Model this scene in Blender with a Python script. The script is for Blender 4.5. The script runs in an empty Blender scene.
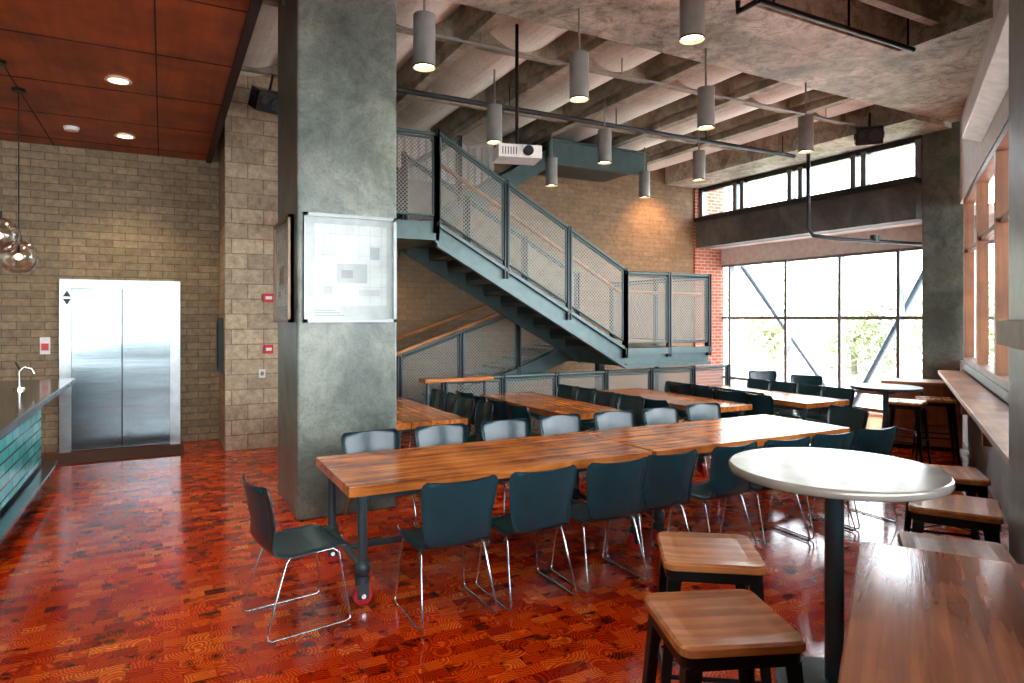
import bpy, math, random
from mathutils import Vector, Matrix
random.seed(4)
sc = bpy.context.scene
R = math.radians

# ------------------------------------------------------------------ materials
def nt(name):
    m = bpy.data.materials.new(name); m.use_nodes = True
    t = m.node_tree; b = t.nodes['Principled BSDF']
    return m, t, b
def N(t, typ, **kw):
    n = t.nodes.new(typ)
    for k, v in kw.items():
        if k in n.inputs: n.inputs[k].default_value = v
        else: setattr(n, k, v)
    return n
def L(t, a, b): t.links.new(a, b)
def rgba(c): return (c[0], c[1], c[2], 1)
def ramp(t, fac, stops):
    r = t.nodes.new('ShaderNodeValToRGB')
    e = r.color_ramp.elements
    while len(e) < len(stops): e.new(0.5)
    for i, (p, c) in enumerate(stops):
        e[i].position = p; e[i].color = rgba(c)
    L(t, fac, r.inputs[0]); return r
def simple(name, col, rough=0.5, metal=0.0, spec=0.5):
    m, t, b = nt(name)
    tc = N(t, 'ShaderNodeTexCoord'); n = N(t, 'ShaderNodeTexNoise', Scale=9.0, Detail=4.0)
    L(t, tc.outputs['Object'], n.inputs['Vector'])
    r = ramp(t, n.outputs['Fac'], [(0.25, [c*0.82 for c in col]), (0.75, [min(1, c*1.12) for c in col])])
    L(t, r.outputs[0], b.inputs['Base Color'])
    b.inputs['Roughness'].default_value = rough; b.inputs['Metallic'].default_value = metal
    b.inputs['Specular IOR Level'].default_value = spec
    return m
def emit(name, col, s):
    m, t, b = nt(name)
    b.inputs['Base Color'].default_value = rgba(col)
    b.inputs['Emission Color'].default_value = rgba(col); b.inputs['Emission Strength'].default_value = s
    return m
def wood(name, stops, axis='Y', rough=0.3, scale=1.0, bump=0.15, spec=0.5):
    m, t, b = nt(name)
    tc = N(t, 'ShaderNodeTexCoord'); mp = N(t, 'ShaderNodeMapping')
    s = {'X': (0.9, 16, 16), 'Y': (16, 0.9, 16), 'Z': (16, 16, 0.9)}[axis]
    mp.inputs['Scale'].default_value = [q*scale for q in s]
    L(t, tc.outputs['Object'], mp.inputs['Vector'])
    n = N(t, 'ShaderNodeTexNoise', Scale=1.3, Detail=8.0, Roughness=0.62, Distortion=0.7)
    L(t, mp.outputs[0], n.inputs['Vector'])
    n2 = N(t, 'ShaderNodeTexNoise', Scale=2.6, Detail=4.0)
    L(t, tc.outputs['Object'], n2.inputs['Vector'])
    r = ramp(t, n.outputs['Fac'], stops)
    mx = N(t, 'ShaderNodeMix', data_type='RGBA', blend_type='MULTIPLY'); mx.inputs[0].default_value = 0.8
    r2 = ramp(t, n2.outputs['Fac'], [(0.36, (0.45, 0.36, 0.30)), (0.6, (1, 1, 1))])
    L(t, r.outputs[0], mx.inputs[6]); L(t, r2.outputs[0], mx.inputs[7])
    L(t, mx.outputs[2], b.inputs['Base Color'])
    bp = N(t, 'ShaderNodeBump', Strength=bump, Distance=0.004)
    L(t, n.outputs['Fac'], bp.inputs['Height']); L(t, bp.outputs[0], b.inputs['Normal'])
    b.inputs['Roughness'].default_value = rough; b.inputs['Specular IOR Level'].default_value = spec
    return m
def brick(name, c1, c2, mortar, bw, rh, ms, ax='X', rough=0.85, bump=0.5, noise=0.5):
    m, t, b = nt(name)
    tc = N(t, 'ShaderNodeTexCoord'); sp = N(t, 'ShaderNodeSeparateXYZ'); cb = N(t, 'ShaderNodeCombineXYZ')
    L(t, tc.outputs['Object'], sp.inputs[0])
    L(t, sp.outputs[ax], cb.inputs['X']); L(t, sp.outputs['Z'], cb.inputs['Y'])
    br = N(t, 'ShaderNodeTexBrick', Scale=1.0)
    br.inputs['Brick Width'].default_value = bw; br.inputs['Row Height'].default_value = rh
    br.inputs['Mortar Size'].default_value = ms; br.inputs['Mortar Smooth'].default_value = 0.2
    br.inputs['Color1'].default_value = rgba(c1); br.inputs['Color2'].default_value = rgba(c2)
    br.inputs['Mortar'].default_value = rgba(mortar)
    L(t, cb.outputs[0], br.inputs['Vector'])
    n = N(t, 'ShaderNodeTexNoise', Scale=14.0, Detail=6.0, Roughness=0.7)
    L(t, tc.outputs['Object'], n.inputs['Vector'])
    r2 = ramp(t, n.outputs['Fac'], [(0.3, (0.55, 0.55, 0.55)), (0.7, (1.15, 1.15, 1.15))])
    mx = N(t, 'ShaderNodeMix', data_type='RGBA', blend_type='MULTIPLY'); mx.inputs[0].default_value = noise
    L(t, br.outputs['Color'], mx.inputs[6]); L(t, r2.outputs[0], mx.inputs[7])
    L(t, mx.outputs[2], b.inputs['Base Color'])
    bp = N(t, 'ShaderNodeBump', Strength=bump, Distance=0.01, invert=True)
    L(t, br.outputs['Fac'], bp.inputs['Height']); L(t, bp.outputs[0], b.inputs['Normal'])
    b.inputs['Roughness'].default_value = rough
    return m
def concrete(name, c1, c2, c3, rough=0.6, sc_=1.6, fine=0.6, stain=0.0):
    m, t, b = nt(name)
    tc = N(t, 'ShaderNodeTexCoord')
    n = N(t, 'ShaderNodeTexNoise', Scale=sc_, Detail=9.0, Roughness=0.68, Distortion=0.5)
    L(t, tc.outputs['Object'], n.inputs['Vector'])
    r = ramp(t, n.outputs['Fac'], [(0.38, c1), (0.5, c2), (0.62, c3)])
    v = N(t, 'ShaderNodeTexNoise', Scale=38.0, Detail=4.0)
    L(t, tc.outputs['Object'], v.inputs['Vector'])
    r2 = ramp(t, v.outputs['Fac'], [(0.3, (0.72, 0.72, 0.72)), (0.55, (1, 1, 1))])
    mx = N(t, 'ShaderNodeMix', data_type='RGBA', blend_type='MULTIPLY'); mx.inputs[0].default_value = fine
    L(t, r.outputs[0], mx.inputs[6]); L(t, r2.outputs[0], mx.inputs[7])
    out = mx.outputs[2]
    if stain:
        s1 = N(t, 'ShaderNodeTexNoise', Scale=4.2, Detail=10.0, Roughness=0.75, Distortion=1.2); L(t, tc.outputs['Object'], s1.inputs['Vector'])
        r3 = ramp(t, s1.outputs['Fac'], [(0.40, (0.45, 0.42, 0.36)), (0.53, (1, 1, 1))])
        m2 = N(t, 'ShaderNodeMix', data_type='RGBA', blend_type='MULTIPLY'); m2.inputs[0].default_value = stain
        L(t, out, m2.inputs[6]); L(t, r3.outputs[0], m2.inputs[7]); out = m2.outputs[2]
    L(t, out, b.inputs['Base Color'])
    bp = N(t, 'ShaderNodeBump', Strength=0.2, Distance=0.01)
    L(t, v.outputs['Fac'], bp.inputs['Height']); L(t, bp.outputs[0], b.inputs['Normal'])
    b.inputs['Roughness'].default_value = rough
    return m

def floor_mat():
    m, t, b = nt('floor_end_grain_block')
    tc = N(t, 'ShaderNodeTexCoord')
    br = N(t, 'ShaderNodeTexBrick', Scale=1.0)
    br.offset = 0.37; br.squash = 0.8; br.squash_frequency = 3
    br.inputs['Brick Width'].default_value = 0.145; br.inputs['Row Height'].default_value = 0.088
    br.inputs['Mortar Size'].default_value = 0.0013; br.inputs['Bias'].default_value = 0.0
    br.inputs['Color1'].default_value = (0, 0, 0, 1); br.inputs['Color2'].default_value = (1, 1, 1, 1)
    br.inputs['Mortar'].default_value = (0.5, 0.5, 0.5, 1)
    L(t, tc.outputs['Object'], br.inputs['Vector'])
    bw = N(t, 'ShaderNodeRGBToBW'); L(t, br.outputs['Color'], bw.inputs[0])
    r = ramp(t, bw.outputs[0], [(0.0, (0.40, 0.018, 0.002)), (0.3, (0.66, 0.046, 0.003)), (0.75, (0.82, 0.088, 0.006)), (1.0, (0.92, 0.18, 0.018))])
    sc1 = N(t, 'ShaderNodeVectorMath', operation='SCALE'); L(t, br.outputs['Color'], sc1.inputs[0]); sc1.inputs['Scale'].default_value = 3.7
    ad1 = N(t, 'ShaderNodeVectorMath', operation='ADD'); L(t, tc.outputs['Object'], ad1.inputs[0]); L(t, sc1.outputs[0], ad1.inputs[1])
    vo = N(t, 'ShaderNodeTexVoronoi', Scale=5.0); L(t, ad1.outputs[0], vo.inputs['Vector'])
    nd = N(t, 'ShaderNodeTexNoise', Scale=9.0, Detail=3.0); L(t, ad1.outputs[0], nd.inputs['Vector'])
    nm = N(t, 'ShaderNodeMath', operation='MULTIPLY'); L(t, nd.outputs['Fac'], nm.inputs[0]); nm.inputs[1].default_value = 0.18
    na = N(t, 'ShaderNodeMath', operation='ADD'); L(t, vo.outputs['Distance'], na.inputs[0]); L(t, nm.outputs[0], na.inputs[1])
    ml = N(t, 'ShaderNodeMath', operation='MULTIPLY'); L(t, na.outputs[0], ml.inputs[0]); ml.inputs[1].default_value = 85
    sn = N(t, 'ShaderNodeMath', operation='SINE'); L(t, ml.outputs[0], sn.inputs[0])
    rr = ramp(t, sn.outputs[0], [(0.0, (0.50, 0.36, 0.32)), (0.6, (1.0, 1.0, 1.0)), (1.0, (1.12, 1.5, 1.6))])
    m1 = N(t, 'ShaderNodeMix', data_type='RGBA', blend_type='MULTIPLY'); m1.inputs[0].default_value = 0.85
    L(t, r.outputs[0], m1.inputs[6]); L(t, rr.outputs[0], m1.inputs[7])
    n = N(t, 'ShaderNodeTexNoise', Scale=6.0, Detail=3.0, Roughness=0.6); L(t, ad1.outputs[0], n.inputs['Vector'])
    rn = ramp(t, n.outputs['Fac'], [(0.35, (0.13, 0.07, 0.06)), (0.45, (1, 1, 1))])
    m2 = N(t, 'ShaderNodeMix', data_type='RGBA', blend_type='MULTIPLY'); m2.inputs[0].default_value = 0.85
    L(t, m1.outputs[2], m2.inputs[6]); L(t, rn.outputs[0], m2.inputs[7])
    nb = N(t, 'ShaderNodeTexNoise', Scale=0.9, Detail=3.0); L(t, tc.outputs['Object'], nb.inputs['Vector'])
    rb = ramp(t, nb.outputs['Fac'], [(0.35, (0.62, 0.5, 0.5)), (0.6, (1, 1, 1))])
    m4 = N(t, 'ShaderNodeMix', data_type='RGBA', blend_type='MULTIPLY'); m4.inputs[0].default_value = 0.75
    L(t, m2.outputs[2], m4.inputs[6]); L(t, rb.outputs[0], m4.inputs[7])
    rm = ramp(t, br.outputs['Fac'], [(0.0, (1, 1, 1)), (1.0, (0.40, 0.28, 0.25))])
    m3 = N(t, 'ShaderNodeMix', data_type='RGBA', blend_type='MULTIPLY'); m3.inputs[0].default_value = 1
    L(t, m4.outputs[2], m3.inputs[6]); L(t, rm.outputs[0], m3.inputs[7])
    L(t, m3.outputs[2], b.inputs['Base Color'])
    n3 = N(t, 'ShaderNodeTexNoise', Scale=2.5, Detail=4.0); L(t, tc.outputs['Object'], n3.inputs['Vector'])
    mr = N(t, 'ShaderNodeMapRange'); L(t, n3.outputs['Fac'], mr.inputs[0]); mr.inputs[3].default_value = 0.06; mr.inputs[4].default_value = 0.19
    L(t, mr.outputs[0], b.inputs['Roughness'])
    b.inputs['Specular IOR Level'].default_value = 0.45
    bp = N(t, 'ShaderNodeBump', Strength=0.10, Distance=0.003); L(t, bw.outputs[0], bp.inputs['Height'])
    L(t, bp.outputs[0], b.inputs['Normal'])
    return m

def mesh_metal(name, col, pitch=0.052, fill=0.26, ax='X'):
    m, t, b = nt(name)
    b.inputs['Base Color'].default_value = rgba(col); b.inputs['Metallic'].default_value = 0.2; b.inputs['Roughness'].default_value = 0.5
    tc = N(t, 'ShaderNodeTexCoord'); sp = N(t, 'ShaderNodeSeparateXYZ'); L(t, tc.outputs['Object'], sp.inputs[0])
    masks = []
    for op in ('ADD', 'SUBTRACT'):
        a = N(t, 'ShaderNodeMath', operation=op); L(t, sp.outputs[ax], a.inputs[0]); L(t, sp.outputs['Z'], a.inputs[1])
        d = N(t, 'ShaderNodeMath', operation='DIVIDE'); L(t, a.outputs[0], d.inputs[0]); d.inputs[1].default_value = pitch
        f = N(t, 'ShaderNodeMath', operation='FRACT'); L(t, d.outputs[0], f.inputs[0])
        c = N(t, 'ShaderNodeMath', operation='LESS_THAN'); L(t, f.outputs[0], c.inputs[0]); c.inputs[1].default_value = fill
        masks.append(c)
    mx = N(t, 'ShaderNodeMath', operation='MAXIMUM'); L(t, masks[0].outputs[0], mx.inputs[0]); L(t, masks[1].outputs[0], mx.inputs[1])
    L(t, mx.outputs[0], b.inputs['Alpha'])
    return m

def glass_mat(name, refl=0.08, tint=(1, 1, 1)):
    m = bpy.data.materials.new(name); m.use_nodes = True; t = m.node_tree
    for n in list(t.nodes): t.nodes.remove(n)
    o = N(t, 'ShaderNodeOutputMaterial'); tr = N(t, 'ShaderNodeBsdfTransparent'); gl = N(t, 'ShaderNodeBsdfGlossy')
    tr.inputs[0].default_value = rgba(tint); gl.inputs['Roughness'].default_value = 0.03
    lw = N(t, 'ShaderNodeLayerWeight'); lw.inputs[0].default_value = 0.25
    mr = N(t, 'ShaderNodeMapRange'); L(t, lw.outputs['Facing'], mr.inputs[0]); mr.inputs[3].default_value = refl*0.5; mr.inputs[4].default_value = refl*4
    mx = N(t, 'ShaderNodeMixShader'); L(t, mr.outputs[0], mx.inputs[0]); L(t, tr.outputs[0], mx.inputs[1]); L(t, gl.outputs[0], mx.inputs[2])
    L(t, mx.outputs[0], o.inputs[0]); return m

M = {}
M['floor'] = floor_mat()
M['cmu'] = brick('beige_block_x', (0.33, 0.26, 0.16), (0.23, 0.18, 0.112), (0.14, 0.11, 0.075), 0.30, 0.10, 0.006, 'X', noise=0.9)
M['cmu_y'] = brick('beige_block_y', (0.33, 0.26, 0.16), (0.23, 0.18, 0.112), (0.14, 0.11, 0.075), 0.30, 0.10, 0.006, 'Y', noise=0.9)
M['cmu_b'] = brick('brown_block_x', (0.24, 0.155, 0.085), (0.185, 0.12, 0.065), (0.12, 0.085, 0.05), 0.30, 0.10, 0.005, 'X', noise=0.8)
M['pier'] = brick('pier_block_x', (0.56, 0.45, 0.31), (0.36, 0.285, 0.195), (0.26, 0.21, 0.15), 0.40, 0.20, 0.008, 'X', noise=1.0)
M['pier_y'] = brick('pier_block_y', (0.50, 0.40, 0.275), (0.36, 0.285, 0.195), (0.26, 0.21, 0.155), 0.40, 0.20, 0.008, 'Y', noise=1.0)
M['redbrick'] = brick('red_brick', (0.46, 0.12, 0.06), (0.32, 0.08, 0.04), (0.45, 0.38, 0.32), 0.21, 0.075, 0.008, 'X')
M['redbrick_y'] = brick('red_brick_y', (0.46, 0.12, 0.06), (0.32, 0.08, 0.04), (0.45, 0.38, 0.32), 0.21, 0.075, 0.008, 'Y')
M['tile'] = brick('teal_glass_tile', (0.04, 0.55, 0.57), (0.14, 0.78, 0.76), (0.01, 0.12, 0.13), 0.30, 0.10, 0.008, 'Y', rough=0.2, noise=0.3, bump=0.2)
M['tilex'] = brick('teal_glass_tile_x', (0.04, 0.55, 0.57), (0.14, 0.78, 0.76), (0.01, 0.12, 0.13), 0.30, 0.10, 0.008, 'X', rough=0.2, noise=0.3, bump=0.2)
M['conc'] = concrete('column_concrete', (0.075, 0.10, 0.088), (0.135, 0.17, 0.15), (0.225, 0.26, 0.225), 0.30, 1.2, 0.7, 0.45)
M['conc_ceil'] = concrete('ceiling_concrete', (0.26, 0.265, 0.215), (0.48, 0.475, 0.40), (0.70, 0.69, 0.60), 0.6, 1.0, 0.8, 0.9)
M['conc_dark'] = concrete('dark_concrete', (0.05, 0.06, 0.06), (0.09, 0.10, 0.10), (0.14, 0.15, 0.145), 0.6, 1.5)
M['plaster'] = concrete('ceiling_vault_plaster', (0.66, 0.68, 0.60), (0.78, 0.80, 0.72), (0.86, 0.88, 0.81), 0.8, 0.9)
M['rib'] = concrete('rib_concrete', (0.18, 0.165, 0.12), (0.31, 0.285, 0.215), (0.44, 0.41, 0.32), 0.7, 3)
M['redceil'] = wood('red_ceiling_panel', [(0.3, (0.27, 0.044, 0.008)), (0.7, (0.42, 0.085, 0.015))], 'Y', 0.4, 0.5, 0.03, 0.3)
M['seam'] = simple('dark_seam', (0.02, 0.008, 0.006), 0.8)
M['table'] = wood('reclaimed_table_wood', [(0.30, (0.12, 0.032, 0.008)), (0.42, (0.44, 0.130, 0.028)), (0.62, (0.68, 0.25, 0.055)), (0.8, (0.80, 0.36, 0.10))], 'X', 0.16)
M['stoolw'] = wood('stool_seat_wood', [(0.3, (0.34, 0.12, 0.038)), (0.6, (0.64, 0.27, 0.085)), (0.8, (0.76, 0.38, 0.14))], 'X', 0.24)
M['barw'] = wood('bar_top_wood', [(0.3, (0.09, 0.028, 0.012)), (0.55, (0.22, 0.08, 0.035)), (0.8, (0.36, 0.14, 0.06))], 'X', 0.13)
M['oak'] = wood('oak_trim', [(0.3, (0.34, 0.13, 0.04)), (0.7, (0.54, 0.24, 0.08))], 'X', 0.4)
M['oakz'] = wood('oak_trim_z', [(0.3, (0.13, 0.05, 0.015)), (0.7, (0.24, 0.10, 0.03))], 'Z', 0.5)
M['oakd'] = wood('oak_window_rail', [(0.3, (0.13, 0.05, 0.015)), (0.7, (0.24, 0.10, 0.03))], 'X', 0.5)
M['panelw'] = wood('wainscot_wood', [(0.3, (0.24, 0.08, 0.03)), (0.7, (0.42, 0.16, 0.06))], 'Z', 0.4)
M['plastic'] = simple('teal_black_chair_plastic', (0.007, 0.036, 0.048), 0.26)
M['chrome'] = simple('chrome_wire', (0.75, 0.77, 0.78), 0.15, 1.0)
M['steel'] = simple('blue_grey_steel', (0.062, 0.11, 0.112), 0.38, 0.2)
M['steel_d'] = simple('dark_post_steel', (0.022, 0.032, 0.036), 0.4, 0.4)
M['brace'] = simple('brace_steel', (0.16, 0.22, 0.28), 0.45, 0.2)
M['black'] = simple('black_metal', (0.012, 0.015, 0.016), 0.4, 0.5)
M['iron'] = simple('iron_pipe', (0.045, 0.08, 0.095), 0.30, 0.4)
M['redcap'] = simple('red_caster', (0.60, 0.02, 0.03), 0.35)
M['zinc'] = simple('zinc_table_top', (0.44, 0.42, 0.37), 0.18, 0.35)
M['white'] = simple('white_paint', (0.62, 0.61, 0.57), 0.7)
M['whiteg'] = simple('white_plastic', (0.72, 0.72, 0.70), 0.4)
M['grey'] = simple('grey_lamp_housing', (0.25, 0.27, 0.26), 0.35, 0.2)
M['greyp'] = simple('grey_panel_paint', (0.19, 0.205, 0.205), 0.5)
M['red'] = simple('alarm_red', (0.55, 0.02, 0.03), 0.4)
M['mullion'] = simple('window_aluminium', (0.20, 0.22, 0.23), 0.4, 0.4)
M['mesh'] = mesh_metal('woven_wire_infill', (0.24, 0.235, 0.205))
M['mesh_y'] = mesh_metal('woven_wire_infill_y', (0.24, 0.235, 0.205), ax='Y')
M['glass'] = glass_mat('window_glass', 0.05)
M['globe'] = glass_mat('pendant_globe_glass', 0.22, (0.93, 0.9, 0.86))
M['counter'] = simple('dark_stone_counter', (0.02, 0.024, 0.028), 0.12)
M['lamp'] = emit('lamp_glow', (1.0, 0.72, 0.42), 6)
M['mat'] = simple('entry_mat', (0.075, 0.034, 0.024), 0.95)
M['frame'] = simple('poster_frame_silver', (0.24, 0.26, 0.26), 0.35, 0.6)
M['frame2'] = simple('poster_frame_bronze', (0.22, 0.14, 0.09), 0.4, 0.4)
M['ground'] = simple('outside_paving', (0.55, 0.54, 0.51), 0.9)
M['leaf'] = simple('tree_leaves', (0.52, 0.58, 0.36), 0.7)
M['bark'] = simple('tree_bark', (0.32, 0.28, 0.24), 0.9)
M['printbg'] = simple('poster_paper', (0.27, 0.32, 0.315), 0.15)
M['inka'] = simple('poster_ink_grey', (0.21, 0.25, 0.255), 0.15)
M['inkb'] = simple('poster_ink_dark', (0.10, 0.115, 0.12), 0.15)
M['inkc'] = simple('poster_ink_pale', (0.36, 0.41, 0.405), 0.15)
m, t, b = nt('brushed_stainless')
tc = N(t, 'ShaderNodeTexCoord'); mp = N(t, 'ShaderNodeMapping'); mp.inputs['Scale'].default_value = (1.2, 1.2, 90); L(t, tc.outputs['Object'], mp.inputs[0])
n = N(t, 'ShaderNodeTexNoise', Scale=1.5, Detail=5.0); L(t, mp.outputs[0], n.inputs['Vector'])
r = ramp(t, n.outputs['Fac'], [(0.3, (0.17, 0.215, 0.235)), (0.7, (0.25, 0.30, 0.32))]); L(t, r.outputs[0], b.inputs['Base Color'])
b.inputs['Metallic'].default_value = 1.0; b.inputs['Roughness'].default_value = 0.25
mp2 = N(t, 'ShaderNodeMapping'); mp2.inputs['Scale'].default_value = (0.5, 0.5, 2.4); L(t, tc.outputs['Object'], mp2.inputs[0])
n2 = N(t, 'ShaderNodeTexNoise', Scale=1.0, Detail=1.0); L(t, mp2.outputs[0], n2.inputs['Vector'])
bp = N(t, 'ShaderNodeBump', Strength=0.2, Distance=0.08); L(t, n2.outputs['Fac'], bp.inputs['Height']); L(t, bp.outputs[0], b.inputs['Normal'])
M['stainless'] = m
M['stainless_f'] = simple('stainless_frame', (0.38, 0.42, 0.43), 0.35, 0.9)

# ------------------------------------------------------------------ mesh builder
class B:
    def __init__(s, name): s.n = name; s.v = []; s.f = []; s.mi = []; s.sm = []; s.mats = []
    def idx(s, m):
        if m not in s.mats: s.mats.append(m)
        return s.mats.index(m)
    def add(s, vs, fs, m, smooth=False):
        o = len(s.v); s.v += [tuple(q) for q in vs]; i = s.idx(m)
        for f in fs: s.f.append([o+k for k in f]); s.mi.append(i); s.sm.append(smooth)
    def box(s, x0, x1, y0, y1, z0, z1, m):
        vs = [(x, y, z) for z in (z0, z1) for y in (y0, y1) for x in (x0, x1)]
        s.add(vs, [(0, 2, 3, 1), (4, 5, 7, 6), (0, 1, 5, 4), (2, 6, 7, 3), (0, 4, 6, 2), (1, 3, 7, 5)], m)
    def prism(s, poly, a0, a1, m, plane='XZ'):
        n = len(poly)
        if plane == 'XZ': vs = [(p[0], a, p[1]) for a in (a0, a1) for p in poly]
        elif plane == 'XY': vs = [(p[0], p[1], a) for a in (a0, a1) for p in poly]
        else: vs = [(a, p[0], p[1]) for a in (a0, a1) for p in poly]
        fs = [tuple(range(n))[::-1], tuple(range(n, 2*n))] + [(i, (i+1) % n, n+(i+1) % n, n+i) for i in range(n)]
        s.add(vs, fs, m)
    def cyl(s, p0, p1, r, m, n=14, r1=None, caps=True):
        p0 = Vector(p0); p1 = Vector(p1); d = (p1-p0); q = d.to_track_quat('Z', 'Y'); r1 = r if r1 is None else r1
        vs = []
        for p, rr in ((p0, r), (p1, r1)):
            for i in range(n):
                a = 2*math.pi*i/n; vs.append(p + q @ Vector((rr*math.cos(a), rr*math.sin(a), 0)))
        s.add(vs, [(i, (i+1) % n, n+(i+1) % n, n+i) for i in range(n)], m, True)
        if caps:
            s.add(vs[:n], [tuple(range(n))[::-1]], m); s.add(vs[n:], [tuple(range(n))], m)
    def tube(s, pts, r, m, n=8):
        pts = [Vector(p) for p in pts]; rings = []
        for i, p in enumerate(pts):
            a = pts[max(i-1, 0)]; c = pts[min(i+1, len(pts)-1)]
            q = (c-a).to_track_quat('Z', 'Y')
            rings.append([p + q @ Vector((r*math.cos(2*math.pi*k/n), r*math.sin(2*math.pi*k/n), 0)) for k in range(n)])
        vs = [rings[0]]
        for rg in rings[1:]:
            prev = vs[-1]; best = min(range(n), key=lambda o: sum((rg[(k+o) % n]-prev[k]).length for k in range(n)))
            vs.append([rg[(k+best) % n] for k in range(n)])
        flat = [x for rg in vs for x in rg]; fs = []
        for j in range(len(vs)-1):
            for k in range(n): fs.append((j*n+k, j*n+(k+1) % n, (j+1)*n+(k+1) % n, (j+1)*n+k))
        s.add(flat, fs, m, True)
        s.add(vs[0], [tuple(range(n))], m); s.add(vs[-1], [tuple(range(n))], m)
    def sphere(s, c, r, m, nu=20, nv=12, zs=1.0):
        vs = []; fs = []
        for j in range(nv+1):
            th = math.pi*j/nv
            for i in range(nu):
                ph = 2*math.pi*i/nu
                vs.append((c[0]+r*math.sin(th)*math.cos(ph), c[1]+r*math.sin(th)*math.sin(ph), c[2]+zs*r*math.cos(th)))
        for j in range(nv):
            for i in range(nu): fs.append((j*nu+i, j*nu+(i+1) % nu, (j+1)*nu+(i+1) % nu, (j+1)*nu+i))
        s.add(vs, fs, m, True)
    def mesh(s):
        me = bpy.data.meshes.new(s.n); me.from_pydata(s.v, [], s.f)
        for m in s.mats: me.materials.append(M[m])
        for i, p in enumerate(me.polygons): p.material_index = s.mi[i]; p.use_smooth = s.sm[i]
        me.update(); return me
    def obj(s, loc=(0, 0, 0), rz=0, bevel=0, me=None):
        return inst(s.n, me or s.mesh(), loc, rz, bevel)
def inst(name, me, loc, rz=0, bevel=0):
    o = bpy.data.objects.new(name, me); sc.collection.objects.link(o); o.location = loc; o.rotation_euler = (0, 0, rz)
    if bevel:
        md = o.modifiers.new('bevel', 'BEVEL'); md.width = bevel; md.segments = 2; md.limit_method = 'ANGLE'; md.angle_limit = R(50)
    return o
def rrect(hx, hy, r, n=5, wob=0):
    pts = []
    for cx, cy, a0 in ((hx-r, hy-r, 0), (-hx+r, hy-r, 90), (-hx+r, -hy+r, 180), (hx-r, -hy+r, 270)):
        for i in range(n+1):
            a = R(a0+90*i/n); pts.append((cx+r*math.cos(a), cy+r*math.sin(a)))
    return pts

WR = R(31.9)                       # direction of the angled right wall
d3 = Vector((math.cos(WR), math.sin(WR), 0)); n3 = Vector((math.sin(WR), -math.cos(WR), 0))
def W(s, o, z=0): p = d3*s + n3*o; return (p.x, p.y, z)

# ------------------------------------------------------------------ room shell
b = B('floor'); b.box(-6.2, 11.7, -6, 11.9, -0.1, 0, 'floor'); b.obj()
b = B('wall_back_left'); b.box(-6.2, 0.73, 10.4, 10.6, 0, 5.3, 'cmu'); b.obj()
b = B('wall_left'); b.box(-6.2, -6.0, -6, 10.6, 0, 5.3, 'cmu_y'); b.obj()
b = B('wall_pier'); b.box(0.73, 1.9, 9.4, 11.6, 0, 5.3, 'pier')
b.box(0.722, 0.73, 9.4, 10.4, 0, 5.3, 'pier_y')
b.obj()
b = B('wall_back'); b.box(1.9, 10.75, 11.4, 11.6, 0, 5.3, 'cmu_b'); b.obj()
b = B('wall_corner_brick'); b.box(10.75, 11.62, 11.35, 11.75, 0, 5.3, 'redbrick'); b.box(10.742, 10.75, 11.35, 11.6, 0, 5.3, 'redbrick_y'); b.obj()
b = B('trim_corrugated_panel')
pts = []
x = 3.0
k = 0
while x < 5.6:
    pts += [(x, 11.39 if k % 2 else 11.35)]; x += 0.05; pts += [(x, 11.39 if k % 2 else 11.35)]; x += 0.02; k += 1
b.prism(pts+[(pts[-1][0], 11.4), (3.0, 11.4)], 4.25, 5.25, 'white', 'XY'); b.obj()

# ceilings
b = B('ceiling')
b.box(-6.2, 11.7, -6, 11.9, 5.3, 5.45, 'conc_ceil')
b.box(0.62, 5.0, -6, 5.9, 4.8, 5.3, 'conc_ceil')
b.box(7.45, 11.7, -6, 5.9, 4.8, 5.3, 'conc_ceil')
b.box(5.0, 7.45, 4.6, 5.9, 4.8, 5.3, 'conc_ceil')
b.box(5.0, 7.45, -6, 3.0, 4.8, 5.3, 'conc_ceil')
b.box(9.9, 11.0, 5.9, 11.5, 4.72, 5.3, 'conc_ceil')
b.obj()
b = B('ceiling_ribs')
x0 = 0.30; pitch = 1.4; k = 0
while x0 + k*pitch < 9.8:
    x = x0+k*pitch
    b.box(x-0.07, x+0.07, 5.9, 11.4, 4.88, 5.3, 'rib')
    b.box(x-0.16, x+0.16, 5.9, 11.4, 4.98, 5.3, 'rib')
    n = 14; top = []
    for i in range(n+1):
        q = i/n; xx = x+0.13+(pitch-0.26)*q; top.append((xx, 5.27-0.30*math.sin(math.pi*q)**0.9))
    poly = top+[(x+pitch-0.13, 5.3), (x+0.13, 5.3)]
    b.prism(poly[::-1], 5.9, 11.4, 'plaster', 'XZ')
    k += 1
for y in (7.05, 9.1): b.box(0.62, 9.9, y-0.04, y+0.04, 4.93, 5.3, 'rib')
b.obj()
b = B('ceiling_red_soffit')
b.box(-6, 0.60, -6, 10.4, 4.0, 4.12, 'redceil'); b.box(0.55, 0.62, -6, 10.4, 3.97, 4.3, 'seam')
for i in range(14):
    y = 10.0-i*1.2; b.box(-6, 0.56, y-0.008, y+0.008, 3.996, 4.0, 'seam')
for i in range(6):
    x = -0.05-i*1.2; b.box(x-0.006, x+0.006, -6, 10.4, 3.996, 4.0, 'seam')
b.obj()

b = B('recess_beam')
for y in (3.3, 3.75, 4.2): b.box(5.0, 7.45, y-0.05, y+0.05, 4.95, 5.25, 'rib')
b.obj()
b = B('trim_recess_pipe'); b.tube([(4.9, 4.35, 4.7), (7.3, 4.35, 4.7)], 0.028, 'black')
for x in (5.1, 6.2, 7.2): b.tube([(x, 4.35, 4.7), (x, 4.35, 5.3)], 0.012, 'black')
b.tube([(4.9, 4.35, 4.7), (4.9, 4.6, 4.7), (4.9, 4.6, 4.82)], 0.028, 'black')
b.obj()

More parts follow.
